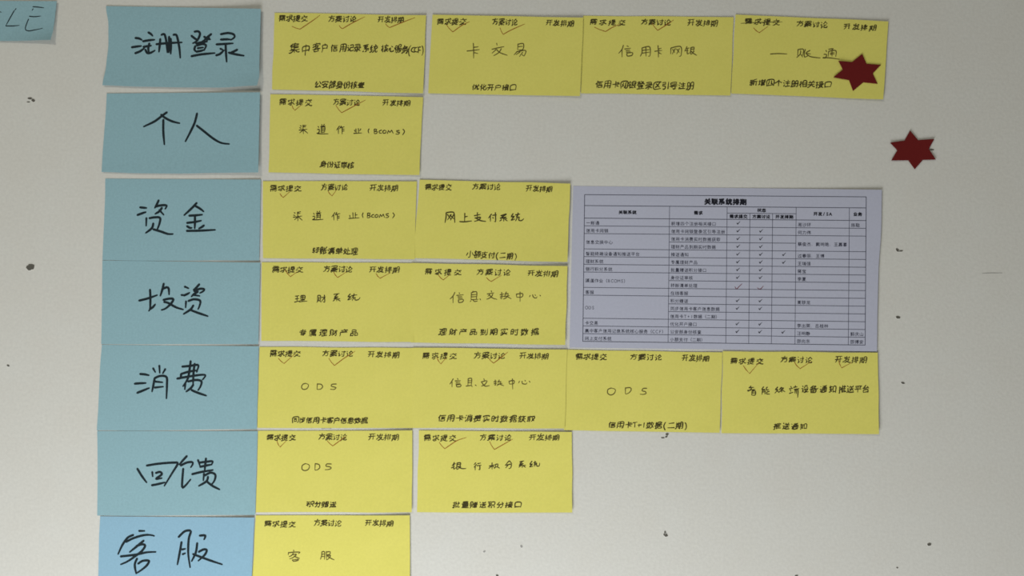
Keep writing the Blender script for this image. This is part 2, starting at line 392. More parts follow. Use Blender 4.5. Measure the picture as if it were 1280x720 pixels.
class Paper:
    """a sheet stuck to the wall: four photo corners, lifted edges, bowed outline"""

    def __init__(s, tl, tr, br, bl, base=0.3, right=0.0, left=0.0, bottom=0.0, corner=0.0, corner_l=0.0, top=0.0,
                 L=None, R=None, Tp=None, B=None, wave=0.12, seed=0):
        s.q = (tl, tr, br, bl)
        s.base, s.right, s.left, s.bottom, s.corner, s.corner_l, s.top = base, right, left, bottom, corner, corner_l, top
        s.L, s.R, s.T, s.B = L, R, Tp, B
        s.wave, s.seed = wave, seed

    @staticmethod
    def _c(c, t):
        if not c: return 0.0
        t = min(1, max(0, t)) * (len(c) - 1)
        i = min(int(t), len(c) - 2)
        f = t - i
        f = f * f * (3 - 2 * f)
        return c[i] + (c[i + 1] - c[i]) * f

    def lift(s, u, v):
        u_, v_ = min(1, max(0, u)), min(1, max(0, v))
        l = s.base + s.right * u_ ** 4 + s.left * (1 - u_) ** 4 + s.bottom * v_ ** 3 + s.top * (1 - v_) ** 4
        l += s.corner * (u_ * v_) ** 5 + s.corner_l * ((1 - u_) * v_) ** 5
        w = s.wave * (0.5 + 0.5 * math.sin(5.1 * u_ + 3.3 * v_ + s.seed) * math.cos(4.2 * v_ - 2.0 * u_ + 1.7 * s.seed))
        return (l + w * v_ ** 0.5) * MM

    def px(s, u, v):
        (ax, ay), (bx, by), (cx, cy), (dx, dy) = s.q
        x = (1 - v) * ((1 - u) * ax + u * bx) + v * ((1 - u) * dx + u * cx)
        y = (1 - v) * ((1 - u) * ay + u * by) + v * ((1 - u) * dy + u * cy)
        x += (1 - u) * s._c(s.L, v) + u * s._c(s.R, v)
        y += (1 - v) * s._c(s.T, u) + v * s._c(s.B, u)
        return x, y

    def uv(s, x, y):
        u = v = 0.5
        for _ in range(14):
            X, Y = s.px(u, v)
            h = 1e-3
            X1, Y1 = s.px(u + h, v)
            X2, Y2 = s.px(u, v + h)
            a, b, c, d = (X1 - X) / h, (X2 - X) / h, (Y1 - Y) / h, (Y2 - Y) / h
            det = a * d - b * c
            ex, ey = x - X, y - Y
            u += (d * ex - b * ey) / det
            v += (a * ey - c * ex) / det
            u = min(1.05, max(-0.05, u))
            v = min(1.05, max(-0.05, v))
        return u, v

    def P(s, u, v, extra=0.0):
        x, y = s.px(u, v)
        return pt(x, y, s.lift(u, v) + extra)

    def mesh(s, nu=28, nv=16, th=0.00014):
        V, F = [], []
        for k in (0, 1):
            for j in range(nv + 1):
                for i in range(nu + 1):
                    p = s.P(i / nu, j / nv)
                    if k: p = p + Vector((0, th, 0))
                    V.append(p)
        n = (nu + 1) * (nv + 1)
        idx = lambda i, j, k: k * n + j * (nu + 1) + i
        for j in range(nv):
            for i in range(nu):
                F.append((idx(i, j, 0), idx(i, j + 1, 0), idx(i + 1, j + 1, 0), idx(i + 1, j, 0)))
                F.append((idx(i, j, 1), idx(i + 1, j, 1), idx(i + 1, j + 1, 1), idx(i, j + 1, 1)))
        s.front_faces = len(F)
        for i in range(nu):
            F.append((idx(i, 0, 0), idx(i + 1, 0, 0), idx(i + 1, 0, 1), idx(i, 0, 1)))
            F.append((idx(i, nv, 0), idx(i, nv, 1), idx(i + 1, nv, 1), idx(i + 1, nv, 0)))
        for j in range(nv):
            F.append((idx(0, j, 0), idx(0, j, 1), idx(0, j + 1, 1), idx(0, j + 1, 0)))
            F.append((idx(nu, j, 0), idx(nu, j + 1, 0), idx(nu, j + 1, 1), idx(nu, j, 1)))
        return V, F

    def make(s, name, mat, **kw):
        V, F = s.mesh(**kw)
        s.origin = s.P(0.5, 0.5)
        s.obj = build(name, V, F, mat, origin=s.origin, smooth=False)
        nf = s.front_faces
        for p in s.obj.data.polygons: p.use_smooth = p.index < nf
        rim = set()
        for p in list(s.obj.data.polygons)[nf:]: rim.update(p.edge_keys)
        for e in s.obj.data.edges:                # crisp paper edges
            if e.key in rim: e.use_edge_sharp = True
        return s.obj


def smooth_line(P, step=1.2):
    """Catmull-Rom through the points, in pixels"""
    if len(P) < 3: return P
    out = []
    Q = [P[0]] + list(P) + [P[-1]]
    for i in range(1, len(Q) - 2):
        p0, p1, p2, p3 = Q[i - 1], Q[i], Q[i + 1], Q[i + 2]
        n = max(1, int(math.hypot(p2[0] - p1[0], p2[1] - p1[1]) / step))
        for k in range(n):
            t = k / n
            out.append(tuple(0.5 * (2 * p1[a] + (p2[a] - p0[a]) * t + (2 * p0[a] - 5 * p1[a] + 4 * p2[a] - p3[a]) * t * t
                                    + (3 * p1[a] - p0[a] - 3 * p2[a] + p3[a]) * t ** 3) for a in (0, 1)))
    out.append(tuple(P[-1]))
    return out


class Ink:
    """strokes of ink lying on a paper, collected into one mesh"""

    def __init__(s, paper, lift=0.00006):
        s.p, s.V, s.F, s.l = paper, [], [], lift
        s.n = 0

    def at(s, x, y):
        u, v = s.p.uv(x, y)
        s.V.append(s.p.P(u, v, s.l + 0.000002 * (s.n % 7)))
        return len(s.V) - 1

    def stroke(s, P, w, taper=(1.0, 1.0)):
        s.n += 1
        P = [p for i, p in enumerate(P) if i == 0 or math.hypot(p[0] - P[i - 1][0], p[1] - P[i - 1][1]) > 0.05]
        if len(P) < 2:
            P = [P[0], (P[0][0] + 0.3, P[0][1] + 0.1)]
        n = len(P)
        L, R = [], []
        for i, (x, y) in enumerate(P):
            a, b = P[max(0, i - 1)], P[min(n - 1, i + 1)]
            tx, ty = b[0] - a[0], b[1] - a[1]
            d = math.hypot(tx, ty) or 1
            tx, ty = tx / d, ty / d
            f = i / (n - 1)
            ww = 0.5 * w * (taper[0] + (1 - taper[0]) * min(1, f * 4)) * (taper[1] + (1 - taper[1]) * min(1, (1 - f) * 2.5))
            if i == 0 or i == n - 1:
                sg = -1 if i == 0 else 1
                e = s.at(x + sg * tx * ww * 0.9, y + sg * ty * ww * 0.9)
                if i == 0: e0 = e
                else: e1 = e
            L.append(s.at(x - ty * ww, y + tx * ww))
            R.append(s.at(x + ty * ww, y - tx * ww))
        s.F.append((e0, L[0], R[0]))
        for i in range(n - 1):
            s.F.append((L[i], L[i + 1], R[i + 1], R[i]))
        s.F.append((L[-1], e1, R[-1]))

    def make(s, name, mat, label=None):
        o = build(name, s.V, s.F, mat, parent=s.p.obj, origin=s.p.origin)
        # face the room
        for p in o.data.polygons: pass
        if label: o['label'] = label
        return o


RND = random.Random(11)


def char_strokes(ch, cx, cy, w, h, hand=True, rise=0.10, jit=0.035):
    """strokes of one character, centred at cx, cy"""
    g = GLYPH.get(ch)
    if not g: return []
    out = []
    st = [[(int(t[k:k + 2]), int(t[k + 2:k + 4])) for k in range(0, len(t), 4)] for t in g.split()]
    xs = [p[0] for t in st for p in t]
    ys = [p[1] for t in st for p in t]
    latin = ord(ch) < 128
    if latin:
        mx, my = (min(xs) + max(xs)) / 2, 46
        sx = 70.0
        sy = 70.0
    else:
        mx, my, sx, sy = 49.5, 44.0, 92.0, 78.0
    tilt = RND.uniform(-0.04, 0.04) if hand else 0
    for t in st:
        ox, oy = (RND.gauss(0, jit), RND.gauss(0, jit)) if hand else (0, 0)
        P = []
        for (x, y) in t:
            X, Y = (x - mx) / sx, (y - my) / sy
            if hand:
                X += ox * 0.6 + RND.gauss(0, jit * 0.55)
                Y += oy * 0.6 + RND.gauss(0, jit * 0.55)
                Y -= rise * X + tilt * X
                X -= 0.10 * Y
            P.append((cx + X * w, cy + Y * h))
        out.append(smooth_line(P) if hand else P)
    return out


def write(ink, text, x0, y0, x1, y1, h, w=1.2, hand=True, cw=None, taper=(1.0, 0.6), gap=1.0):
    """a run of characters whose ink spans x0..x1"""
    wt = [0.55 if (ord(c) < 128) else (0.5 if c in '（）' else 1.0) for c in text]
    tot = sum(wt)
    x = 0.0
    for c, k in zip(text, wt):
        f = (x + k / 2) / tot
        x += k
        cx, cy = x0 + (x1 - x0) * f, y0 + (y1 - y0) * f
        cell = (x1 - x0) / tot
        ww = min(cell * 0.95, h * 1.15) if cw is None else cw
        if ord(c) < 128: ww = min(h * 0.9, cell * 0.95)
        for P in char_strokes(c, cx, cy, ww, h * (RND.uniform(0.9, 1.06) if hand else 1), hand):
            ink.stroke(P, w * (RND.uniform(0.8, 1.15) if hand else 1), taper if hand else (1, 1))


def strokes(ink, text, ox, oy, s, w, taper=(0.9, 0.55)):
    """traced strokes: 'x,y x,y ...; ...' in enlarged units"""
    for t in text.split(';'):
        P = [tuple(map(float, q.split(','))) for q in t.split()]
        if len(P) < 1: continue
        P = [(ox + x / s, oy + y / s) for x, y in P]
        ink.stroke(smooth_line(P), w, taper)


# ------------------------------------------------------------------ blue row titles
BLUES = [
    dict(q=((132.5, 7.5), (326, 11), (323.5, 108.5), (128, 106.5)), L=[0, 4.2, 5.2, 3.6, 0], B=[0, 1.2, 1.6, 1.4, -1.6], R=[0, 0, 0, 0, 0, 0, 0, 0.3, -2.2],
         right=2.6, bottom=1.3, corner=1.6, base=0.5, mat='b', text='注册登录', where='at the top of the blue column',
         ink=[(120, 0, 6, '295,285 320,288 345,300;268,355 300,350 340,345;293,400 330,385 362,362;392,243 412,255 425,270;'
               '352,310 400,302 440,298;355,352 390,346 415,342;400,325 392,365 398,395;370,372 385,398 412,395 442,378;'
               '482,292 478,340 472,390;490,262 510,255 520,275 530,330 535,395;548,275 548,340 545,395;560,290 562,340 560,405;'
               '580,262 600,260 612,290 625,360 632,435;452,332 520,325 645,318'),
              (230, 0, 6, '78,238 105,235 120,252 110,285 90,312 65,325;55,268 80,288 105,305;205,255 180,275 155,300 128,318;'
               '150,275 180,292 198,296;190,285 170,305;90,327 130,318 175,312;85,345 78,372 95,390;95,342 140,330 165,340 158,362 150,378;'
               '102,362 145,356;92,388 125,382 150,374;55,422 130,408 232,398;275,257 330,248 372,258 378,280 350,300;'
               '275,297 320,295 350,297;243,333 300,330 368,325;312,335 315,400 320,465;272,365 292,375;240,415 270,405 300,376;'
               '400,372 370,388 340,398;335,395 390,408 450,418')]),
    dict(q=((133.5, 116.8), (325, 115.3), (322.8, 215.5), (127, 215)), L=[0, 0.3, 0, -0.3, 0], B=[0, 1.4, 1.6, 0.6, 0],
         right=2.4, bottom=1.2, base=0.4, mat='b', text='个人', where='below the topmost blue note',
         ink=[(120, 100, 6, '532,242 500,265 440,310 357,350;488,260 520,285 570,310 628,325;505,298 505,390 513,485'),
              (230, 100, 6, '98,250 80,320 45,395 10,462;95,342 150,385 220,440 280,472 340,480')]),
    dict(q=((131.6, 223.2), (326, 224.5), (324, 325.6), (128, 325.0)), L=[0, 0.6, 0.4, 0.2, 0], B=[0, 0.8, 0.6, 0, 0],
         right=0.8, bottom=0.1, base=0.2, mat='b', text='资金', where='beside two yellow notes and left of the table printout',
         ink=[(110, 215, 6, '390,265 415,268 440,270;370,323 400,312 435,300;530,212 515,245 500,270;505,260 550,250 590,252 578,278;'
               '555,268 535,295 503,315;535,285 568,322;438,345 436,405;460,347 500,340 540,345 535,390 515,440;'
               '490,385 478,422 432,458;490,430 550,448 600,465 638,465'),
              (230, 215, 6, '95,232 60,270 0,325;85,255 120,275 148,297;38,328 90,325 138,320;82,335 82,380 80,425;'
               '22,382 80,375 130,365;22,406 45,420 60,418;150,400 135,412 110,425;20,442 120,440 235,434')]),
    dict(q=((128, 325.6), (325.3, 328.2), (323, 430.2), (126.5, 430.2)), L=[0, 0, 0.3, 0.2, 0], B=[0, 0.2, 0, 0, 0],
         right=1.0, bottom=0.1, base=0.25, mat='b', text='投资', where='in the middle of the blue column',
         ink=[(110, 320, 6, '383,335 450,318 520,293;465,252 468,320 465,395 455,412;462,400 485,385 505,362;568,207 558,250 542,300;'
               '560,248 590,235 605,245 608,290;565,330 610,320 640,325 620,360 580,395 550,405;570,345 600,352 660,385 715,402;700,293 722,293'),
              (230, 320, 6, '5,230 35,243;-2,297 25,285 42,275;115,212 90,240 70,255;75,264 120,246 152,250 142,266 118,278;'
               '105,268 75,286 55,305;70,292 118,300;15,340 12,388;32,338 75,325 120,335 118,370 105,400;70,370 50,400 -4,436;50,405 100,425 180,452')]),
    dict(q=((127.3, 431.0), (323.5, 432.8), (321, 536.3), (121, 537.8)), L=[0, -0.6, -0.2, 0.2, 0], B=[0, 0.9, 0.6, 0, 0],
         right=0.8, bottom=0.1, base=0.2, mat='b', text='消费', where='beside the row of four yellow notes under the printout',
         ink=[(110, 425, 6, '390,255 425,258 458,265;350,328 390,325 435,323;368,397 410,380 460,360;488,212 505,242;535,192 538,248;'
               '580,218 560,252;500,285 490,340 480,388;500,287 540,270 588,278 592,340 588,440;505,312 560,318;500,357 565,350'),
              (230, 425, 6, '-14,200 40,195 105,188 100,225 95,242;-22,255 40,237 98,228;-22,255 -26,285 -52,290;-52,290 30,275 120,262 160,264 150,285 138,298;'
               '50,158 42,220 28,290 -8,348;80,178 72,240 68,330;10,325 6,372;30,312 90,300 130,310 125,345 105,378;70,335 50,362 15,388;55,375 100,395 168,418')]),
    dict(q=((121.5, 538.8), (322, 538.9), (319, 643.6), (121.5, 644.4)), L=[0, 0.4, 0.5, 0.3, 0], B=[0, 0.6, 0.2, 0, 0],
         right=0.6, bottom=0.1, base=0.25, mat='b', text='回馈', where='second from the bottom of the blue column',
         ink=[(110, 530, 6, '370,335 400,385 440,440;440,312 530,298 640,290 672,298 630,370 572,465;482,360 485,395;'
               '508,368 540,360 553,378 510,412 555,406;478,460 520,452 578,438'),
              (230, 530, 6, '22,240 -10,275 -36,306;-25,312 20,290 60,286 66,300 50,326;-6,335 -14,470 10,462 50,415;105,270 120,315;'
               '115,290 165,284 215,280 205,306;165,258 160,300 155,348;120,322 165,312 210,304;60,377 130,360 218,345;150,372 145,425;'
               '155,387 200,365 235,382 228,425 205,455;180,395 168,430 110,465;175,435 215,465 268,492')]),
    dict(q=((125.2, 645.4), (318, 647.0), (313.5, 748), (121.5, 748)), L=[0, -0.4, 0, 0.4, 0], B=None,
         right=1.2, bottom=1.0, base=0.4, mat='s', text='客服', where='lowest in the blue column, cut by the photo bottom',
         ink=[(110, 635, 8.467, '540,243 600,243;480,285 420,315 365,390 318,490;400,360 480,320 580,290 650,285 702,296;590,345 530,395 440,468;'
               '510,405 570,385 605,398 570,455 500,510 420,565 345,598;345,513 500,495 620,470 718,465;520,535 495,600 510,695;'
               '530,590 580,560 645,560 620,610 560,660 510,692'),
              (230, 635, 8.467, '-58,308 0,252 45,238 72,250 50,330 45,480 65,630;-26,360 -45,470 -70,600;-22,440 16,432;-15,490 15,478;'
               '165,293 225,292 212,335;140,370 125,470 80,565;155,465 205,440 240,445 220,495 150,560;95,488 180,520 290,560 405,598')]),
]
for i, b in enumerate(BLUES):
    p = Paper(*b['q'], base=b['base'], right=b['right'], bottom=b['bottom'], corner=b.get('corner', 0), L=b['L'], B=b['B'], R=b.get('R'),
              wave=0.3, seed=i * 1.3)
    o = p.make('sticky_note', M_BLUE if b['mat'] == 'b' else M_BLUE2)
    tag(o, ('brighter ' if b['mat'] == 's' else '') + 'blue sticky note hand-lettered %s, %s' % (b['text'], b['where']), 'sticky note', 'blue row title notes')
    ink = Ink(p)
    for (ox, oy, s, t) in b['ink']:
        strokes(ink, t, ox, oy, s, 3.0, (0.95, 0.65))
    ink.make('lettering', M_MARK, 'black marker lettering')

p = Paper((-96, 0.5), (71, 1.5), (64.2, 50.6), (-101, 52), base=0.4, right=1.6, bottom=0.8, corner=2.2, wave=0.2, seed=5,
          R=[0, 0.2, 0.6, 0.4, -1.0], B=[0, 0, 0, 0, -0.8])
o = p.make('sticky_note', M_BLUE)
tag(o, 'small blue sticky note lettered LE with a curled corner, cut by the left photo edge', 'sticky note')
ink = Ink(p)
strokes(ink, '-60,95 -80,140;-60,120 -20,128 16,138;180,98 165,115;160,120 120,190 65,290;65,292 140,292 218,286;370,76 430,80 495,88;'
        '372,100 360,118;330,183 390,188 460,180;320,215 285,320 320,347 400,335 480,318', 0, 0, 9, 1.3, (1, 0.5))
ink.make('lettering', M_MARK, 'thin black marker lettering')

# ------------------------------------------------------------------ yellow notes
# corners, heading runs (x0, x1, y0, y1), title characters (char, x, y, width, height), footnote, ticks
def run(text, xs, y, w, h, dy=0.0):
    n = len(xs)
    return [(c, x, y + dy * i / max(1, n - 1), w, h) for i, (c, x) in enumerate(zip(text, xs))]


YELLOWS = [
    dict(q=((343.3, 16), (532.6, 19), (528.8, 116.6), (340, 111.8)), base=0.35, right=0.9, bottom=0.5,
         head=[(348, 385, 22.5, 23.5), (410, 446, 23.3, 24), (472, 505, 24, 25)],
         title=[('集', 368, 60, 13, 14), ('中', 382, 62, 10, 15), ('客', 395.5, 59.5, 10, 12), ('户', 406, 60, 8, 12), ('信', 418, 60, 9, 10), ('用', 429, 60, 9, 10),
                ('记', 438, 60, 9, 9), ('录', 447, 60, 9, 10), ('系', 458, 60.5, 9, 10), ('统', 467.5, 61, 10, 10), ('核', 481, 60.5, 9, 10), ('心', 490, 61, 9, 8),
                ('服', 498, 61, 8, 10), ('务', 506.5, 62, 9, 10), ('(', 512, 62, 8, 12), ('C', 516.5, 62, 7, 8), ('C', 520.5, 62, 7, 8), ('F', 524.6, 62.5, 7, 10), (')', 528.3, 62, 8, 12)],
         tw=1.25, ink='p', foot=('公安部身份核查', 393, 105.5, 456, 106.5, 9.5),
         ticks=['365,33 375,36.5 392,25 400,19', '424,32 428,36 440,29 456,21', '482,30 487,34.5 503,28 519,22'],
         label='yellow sticky note with the long 集中客户信用记录系统 title, first in the top row'),
    dict(q=((540.6, 18.3), (729, 22), (725, 120), (535.3, 116.6)), base=0.9, right=0.6, bottom=0.4,
         head=[(546, 583, 26.5, 27.5), (615, 647, 27, 28), (682, 718, 28, 30)],
         tw=1.1, ink='t',
         foot=('优化开户接口', 590, 109, 646, 109.5, 8.5), ticks=['558,31 566,40 577,32 587,27', '625,35 629,43 640,37 656,30'],
         trace=[
             (540, 0, 6, '310,325 312,380 312,438;315,355 335,353 348,350;262,383 310,378 356,372;318,395 345,402;485,325 488,340;450,370 500,358 540,350;480,372 450,400;520,365 500,395 462,418;485,372 510,395 565,415;645,330 642,375;645,332 685,328 682,370 648,375;650,350 680,348;640,385 615,412;640,388 690,378 705,385 690,420 675,408;660,390 630,410;680,392 655,425')],
         label='yellow sticky note handwritten 卡交易, second yellow note in the top row'),
    dict(q=((729, 19.6), (917, 21.5), (913, 119.3), (726, 116.6)), base=0.35, right=0.4, bottom=0.4,
         head=[(736, 783, 27, 29), (801, 839, 27, 28.5), (859, 898, 28, 29.5)],
         tw=1.15, ink='t',
         foot=('信用卡网银登录区引导注册', 744, 105.5, 868, 107.5, 10), ticks=['743,34 757,39.5 766,34 776,30', '815,29 822,38 835,30 842,25'],
         trace=[
             (740, 10, 6, '235,280 225,310 200,340;225,310 225,368;262,285 275,290;245,308 290,302;255,320 285,316;258,332 288,328;262,340 264,360 300,355 303,335 264,340;375,300 375,335 362,362;375,300 432,292 435,360 422,362;380,318 430,312;380,338 430,332;404,298 405,362;495,282 498,330 498,370;498,308 520,302;470,325 525,318;500,335 520,345;592,300 590,345;592,300 665,290 668,355 655,362;605,310 620,335;625,305 602,345;635,308 655,335;655,305 635,345'),
             (850, 10, 6, '52,290 35,325;50,305 70,300;40,320 62,318;55,310 55,345 72,335;80,298 105,295 100,325;82,310 102,308;82,298 80,345 100,335;85,325 100,340 125,355;105,325 95,335')],
         label='yellow sticky note handwritten 信用卡网银, third yellow note in the top row'),
    dict(q=((919.5, 18.2), (1110.5, 26.8), (1104, 124.2), (914, 116.8)), base=0.7, right=0.6, bottom=0.4,
         head=[(930, 976, 26, 28.5), (995, 1035, 29, 31.5), (1054, 1096, 32.5, 35.5)],
         tw=1.15, ink='t',
         foot=('新增四个注册相关接口', 937, 103, 1040, 106, 9), ticks=['942,35 949,41 960,33'],
         strike='926,29.3 945,28.2 978,27.3',
         trace=[
             (920, 10, 6, '258,345 320,342 382,345;465,312 462,358;465,312 505,310 500,355;485,320 482,345 455,372;488,350 500,368;520,310 512,340 515,368 545,355;555,318 525,338 560,345;525,342 560,365 632,375'),
             (1000, 10, 6, '195,318 200,330;180,348 200,350 190,375 170,372 230,375 295,385;215,310 250,305 235,318;215,325 212,362;215,325 268,320 268,365;228,338 258,335;228,348 258,345;240,320 240,362')],
         label='yellow sticky note handwritten 一账通 carrying a red paper star'),
    dict(q=((338, 117.8), (529, 121.5), (524.3, 218.8), (335.7, 215.4)), base=0.4, right=0.8, bottom=0.5,
         head=[(348, 391, 127, 128.5), (416, 450, 127, 128.5), (478, 513, 128, 129.5)],
         tw=1.15, ink='p',
         foot=('身份证审核', 400, 205, 443, 207, 8.5), ticks=['365,132 368.5,138 377,131', '420,132 427,141 440,134 457,125'],
         trace=[
             (325, 110, 6.545, '330,308 340,315;325,325 338,330;352,305 352,330;352,308 378,305;355,318 375,316;320,345 385,338;352,332 355,375;350,345 325,368;360,345 390,370;475,315 482,325;470,340 485,338 482,365 465,372 500,375 558,375;496,316 534,311;504,299 509,310;526,297 519,309;515,314 511,323;502,322 500,362;502,322 530,320 528,362;502,335 528,334;502,348 528,347;500,362 528,362;650,312 625,345;640,330 642,375;665,312 650,335;655,325 690,318;672,325 672,378;672,340 690,336;672,355 690,350'),
             (425, 110, 6.545, '130,335 132,370;150,332 152,370;118,345 124,358;170,335 160,352;112,372 178,368;238,335 230,350 236,370;280,338 280,372;280,338 300,338 295,352 280,354;280,354 305,358 300,372 280,374;340,345 322,352 322,368 342,370;365,345 350,355 355,370 372,368 378,352 365,345;388,372 395,348;395,348 408,364;408,364 422,345;422,345 436,372;485,348 462,350 465,360 488,365 475,378 455,376;515,338 528,355 512,385')],
         label='lone yellow sticky note handwritten 渠道作业 to the right of the blue 个人 note'),
    dict(q=((328.6, 226.4), (521, 226.8), (518.5, 324), (328.8, 322.7)), base=0.4, right=0.4, bottom=0.4,
         head=[(337, 377, 235, 236), (401, 435, 233.5, 234.5), (462, 498, 234.5, 235.5)],
         tw=1.1, ink='p',
         foot=('转账清单处理', 390, 313, 448, 314.5, 9.5), ticks=['350,242 354,247 363,239', '410,239 415,245 421,237'],
         trace=[
             (320, 220, 6.545, '312,300 322,305;308,320 320,325;340,295 338,318;340,298 365,292;342,308 362,305;305,338 375,328;342,322 342,368;338,338 315,358;348,335 378,362;470,305 478,315;465,332 480,328 478,350 460,358 500,358 550,355;492,306 532,301;500,289 505,300;522,287 515,299;511,304 507,314;498,315 496,350;498,315 525,312 524,350;498,326 524,325;498,338 524,337;645,300 620,335;635,320 637,362;660,298 648,322;650,315 688,308;665,315 667,365;667,332 685,328;667,345 685,342'),
             (420, 220, 6.545, '112,322 115,340;138,300 140,345;158,300 158,342;158,320 175,318;105,348 190,342;222,302 215,320 222,342;258,305 255,340;258,305 278,305 272,320 257,322;257,322 282,328 275,340 255,342;310,315 292,322 292,336 312,338;335,315 318,325 322,338 340,336 345,320 335,315;354,340 362,315;362,315 372,332;372,332 386,312;386,312 397,340;430,308 410,312 412,322 432,328 425,340 405,340;465,302 478,320 462,345')],
         label='yellow sticky note handwritten 渠道作业 between the blue 资金 note and the 网上支付系统 note'),
    dict(q=((524.5, 224.6), (712.8, 229.5), (709.3, 327.4), (516.3, 322.7)), base=0.8, right=1.2, bottom=0.5,
         head=[(531, 565, 233.5, 234.5), (590, 626, 233, 234), (657, 691, 235, 237)],
         tw=1.35, ink='p',
         foot=('小额支付(二期)', 583, 317.5, 647, 320.5, 9), ticks=[],
         trace=[
             (515, 220, 6.545, '280,300 278,340 270,382;280,300 330,295 345,310 350,382;290,315 318,355;320,315 290,360;310,320 342,350;340,318 315,362;432,305 430,372;432,335 455,330;390,373 430,375 488,368;510,325 560,315;535,300 535,335;515,345 560,338 545,360 510,372;525,345 560,365 605,372;650,312 625,345;640,330 642,372;660,322 692,318;682,300 684,375 674,372;660,340 668,348'),
             (610, 220, 6.545, '105,325 150,312 110,340 150,335;100,345 140,345 155,350;130,345 128,370;110,358 95,370;140,355 158,368;205,308 190,335 215,330 190,362 220,352;225,318 262,312;245,302 248,315 232,335 258,335;240,340 225,368;255,340 252,362 275,365 292,350')],
         label='yellow sticky note handwritten 网上支付系统, beside the upper left of the table printout'),
    dict(q=((327.2, 327.8), (518, 329), (517, 427.5), (326.6, 426)), base=0.35, right=0.2, bottom=0.4,
         head=[(340, 379, 336.5, 337.5), (404, 441, 336, 337), (461, 500, 336.5, 338)],
         tw=1.15, ink='p',
         foot=('专属理财产品', 372, 416, 449, 416, 9), ticks=['356,337 363,346 371,340', '417,340 422,347 433,340', '470,342 475,348 488,341'],
         trace=[
             (315, 323, 6.545, '355,310 385,305;370,310 368,350;355,332 385,328;348,358 390,348;400,305 398,332;400,305 432,305 430,332 400,332;402,318 430,318;415,305 415,352;398,342 432,340;385,355 450,350;538,305 535,345;538,305 560,305 558,345;548,318 545,340 530,360;552,345 565,358;570,320 602,315;592,300 595,360 582,355;590,325 568,352'),
             (415, 323, 6.545, '15,295 60,288;45,295 20,318 50,315 15,332 65,330;40,330 38,348;20,340 8,350;50,338 68,350;150,290 130,315 155,312 128,340 160,330;160,305 205,298;180,290 180,305 165,320 190,320;178,322 165,345;190,320 188,340 215,338 230,320')],
         label='yellow sticky note handwritten 理财系统, right of the blue 投资 note'),
    dict(q=((514.5, 328.6), (709.4, 332.6), (706.5, 431.2), (513.4, 428)), base=0.75, right=0.9, bottom=0.5,
         head=[(530, 578, 339, 341), (595, 639, 339.5, 341), (659, 698, 341, 343)],
         tw=1.1, ink='t',
         foot=('理财产品到期实时数据', 547, 415, 675, 415, 9), ticks=['548,344 554,350 563,343', '608,347 614,352 627,344'],
         trace=[
             (512, 325, 6.545, '370,265 355,295 330,320;355,295 355,352;405,268 410,278;385,290 440,285;395,302 430,300;398,315 432,312;400,325 402,348 435,342 438,322 400,328;520,255 512,265;505,268 503,325;505,268 548,262 545,325;508,285 545,282;508,302 545,300;503,325 560,322;500,335 495,342;520,328 530,340 555,335;575,318 582,328;668,252 672,265;635,278 690,270;655,282 640,298;680,280 665,305 630,322;650,285 680,312 715,322'),
             (610, 325, 6.545, '98,285 130,278;112,265 112,318 100,312;100,302 130,295;150,262 138,280;140,280 165,275 160,295;140,280 138,298;130,300 175,292;155,295 148,310 125,320;155,298 190,318;232,280 235,305;232,280 282,275 278,302 236,305;262,262 262,340;345,290 338,302;365,285 372,305 395,312 402,300;385,285 390,292;425,288 430,296')],
         label='yellow sticky note handwritten 信息交换中心, beside the lower left of the table printout'),
    dict(q=((324.6, 433.6), (519, 435), (515.5, 535), (321.8, 534.8)), base=0.35, right=0.2, bottom=0.5,
         head=[(337, 376, 441.5, 442.5), (402, 442, 441.5, 442.5), (459, 500, 442.5, 444)],
         tw=1.1, ink='t',
         foot=('同步信用卡客户信息数据', 365, 525, 460, 526, 8.5), ticks=['348,448 355,454.5 368,443', '411,448 418,457 430,448 444,439'],
         trace=[
             (315, 430, 6.545, '440,322 415,330 405,355 420,372 450,365 462,335 440,322;535,325 532,372;535,328 565,330 578,350 560,370 532,372;690,328 655,330 648,345 670,352 688,358 672,372 640,370')],
         label='yellow sticky note handwritten ODS, right of the blue 消费 note'),
    dict(q=((516.5, 434.6), (709, 437), (705.8, 535.6), (514, 535)), base=0.8, right=0.2, bottom=0.5,
         head=[(527, 572, 444.5, 445.5), (592, 632, 444, 445), (649, 686, 444.5, 446)],
         tw=1.1, ink='t',
         foot=('信用卡消费实时数据获取', 547, 522.5, 669, 524, 9), ticks=['546,447 551,455 558,447', '611,448 617,454 625,448 635,440'],
         trace=[
             (510, 430, 6.545, '370,285 355,310 342,330;360,308 360,352;405,282 410,292;385,302 430,300;392,315 425,312;392,328 428,325;395,335 398,350 430,348 430,332 396,336;492,285 490,340;492,285 520,283 518,335;492,302 518,300;492,318 518,316;475,345 520,340 525,352;550,335 560,342;620,285 625,298;598,312 640,300 650,305;605,318 630,345 668,340;645,310 625,335 600,345'),
             (605, 430, 6.545, '80,310 105,305;92,295 95,338 85,335;82,325 105,320;125,295 112,312;115,312 138,308 132,325;110,330 150,322;128,325 105,342;128,328 162,342;205,305 208,328;205,305 245,300 242,325 208,328;232,285 235,370;290,305 283,320;312,305 315,325 345,328 352,318;335,298 340,306;370,305 378,314')],
         label='yellow sticky note handwritten 信息交换中心 between two ODS notes in one row'),
    dict(q=((707.5, 437), (903, 440.4), (899.6, 541), (705, 537.6)), base=0.45, right=0.3, bottom=0.5,
         head=[(719, 759, 445.5, 446.5), (787, 828, 446, 447), (852, 887, 447, 448.5)],
         tw=1.1, ink='t',
         foot=('信用卡T+1数据(二期)', 760, 531, 860, 532, 9), ticks=[],
         trace=[
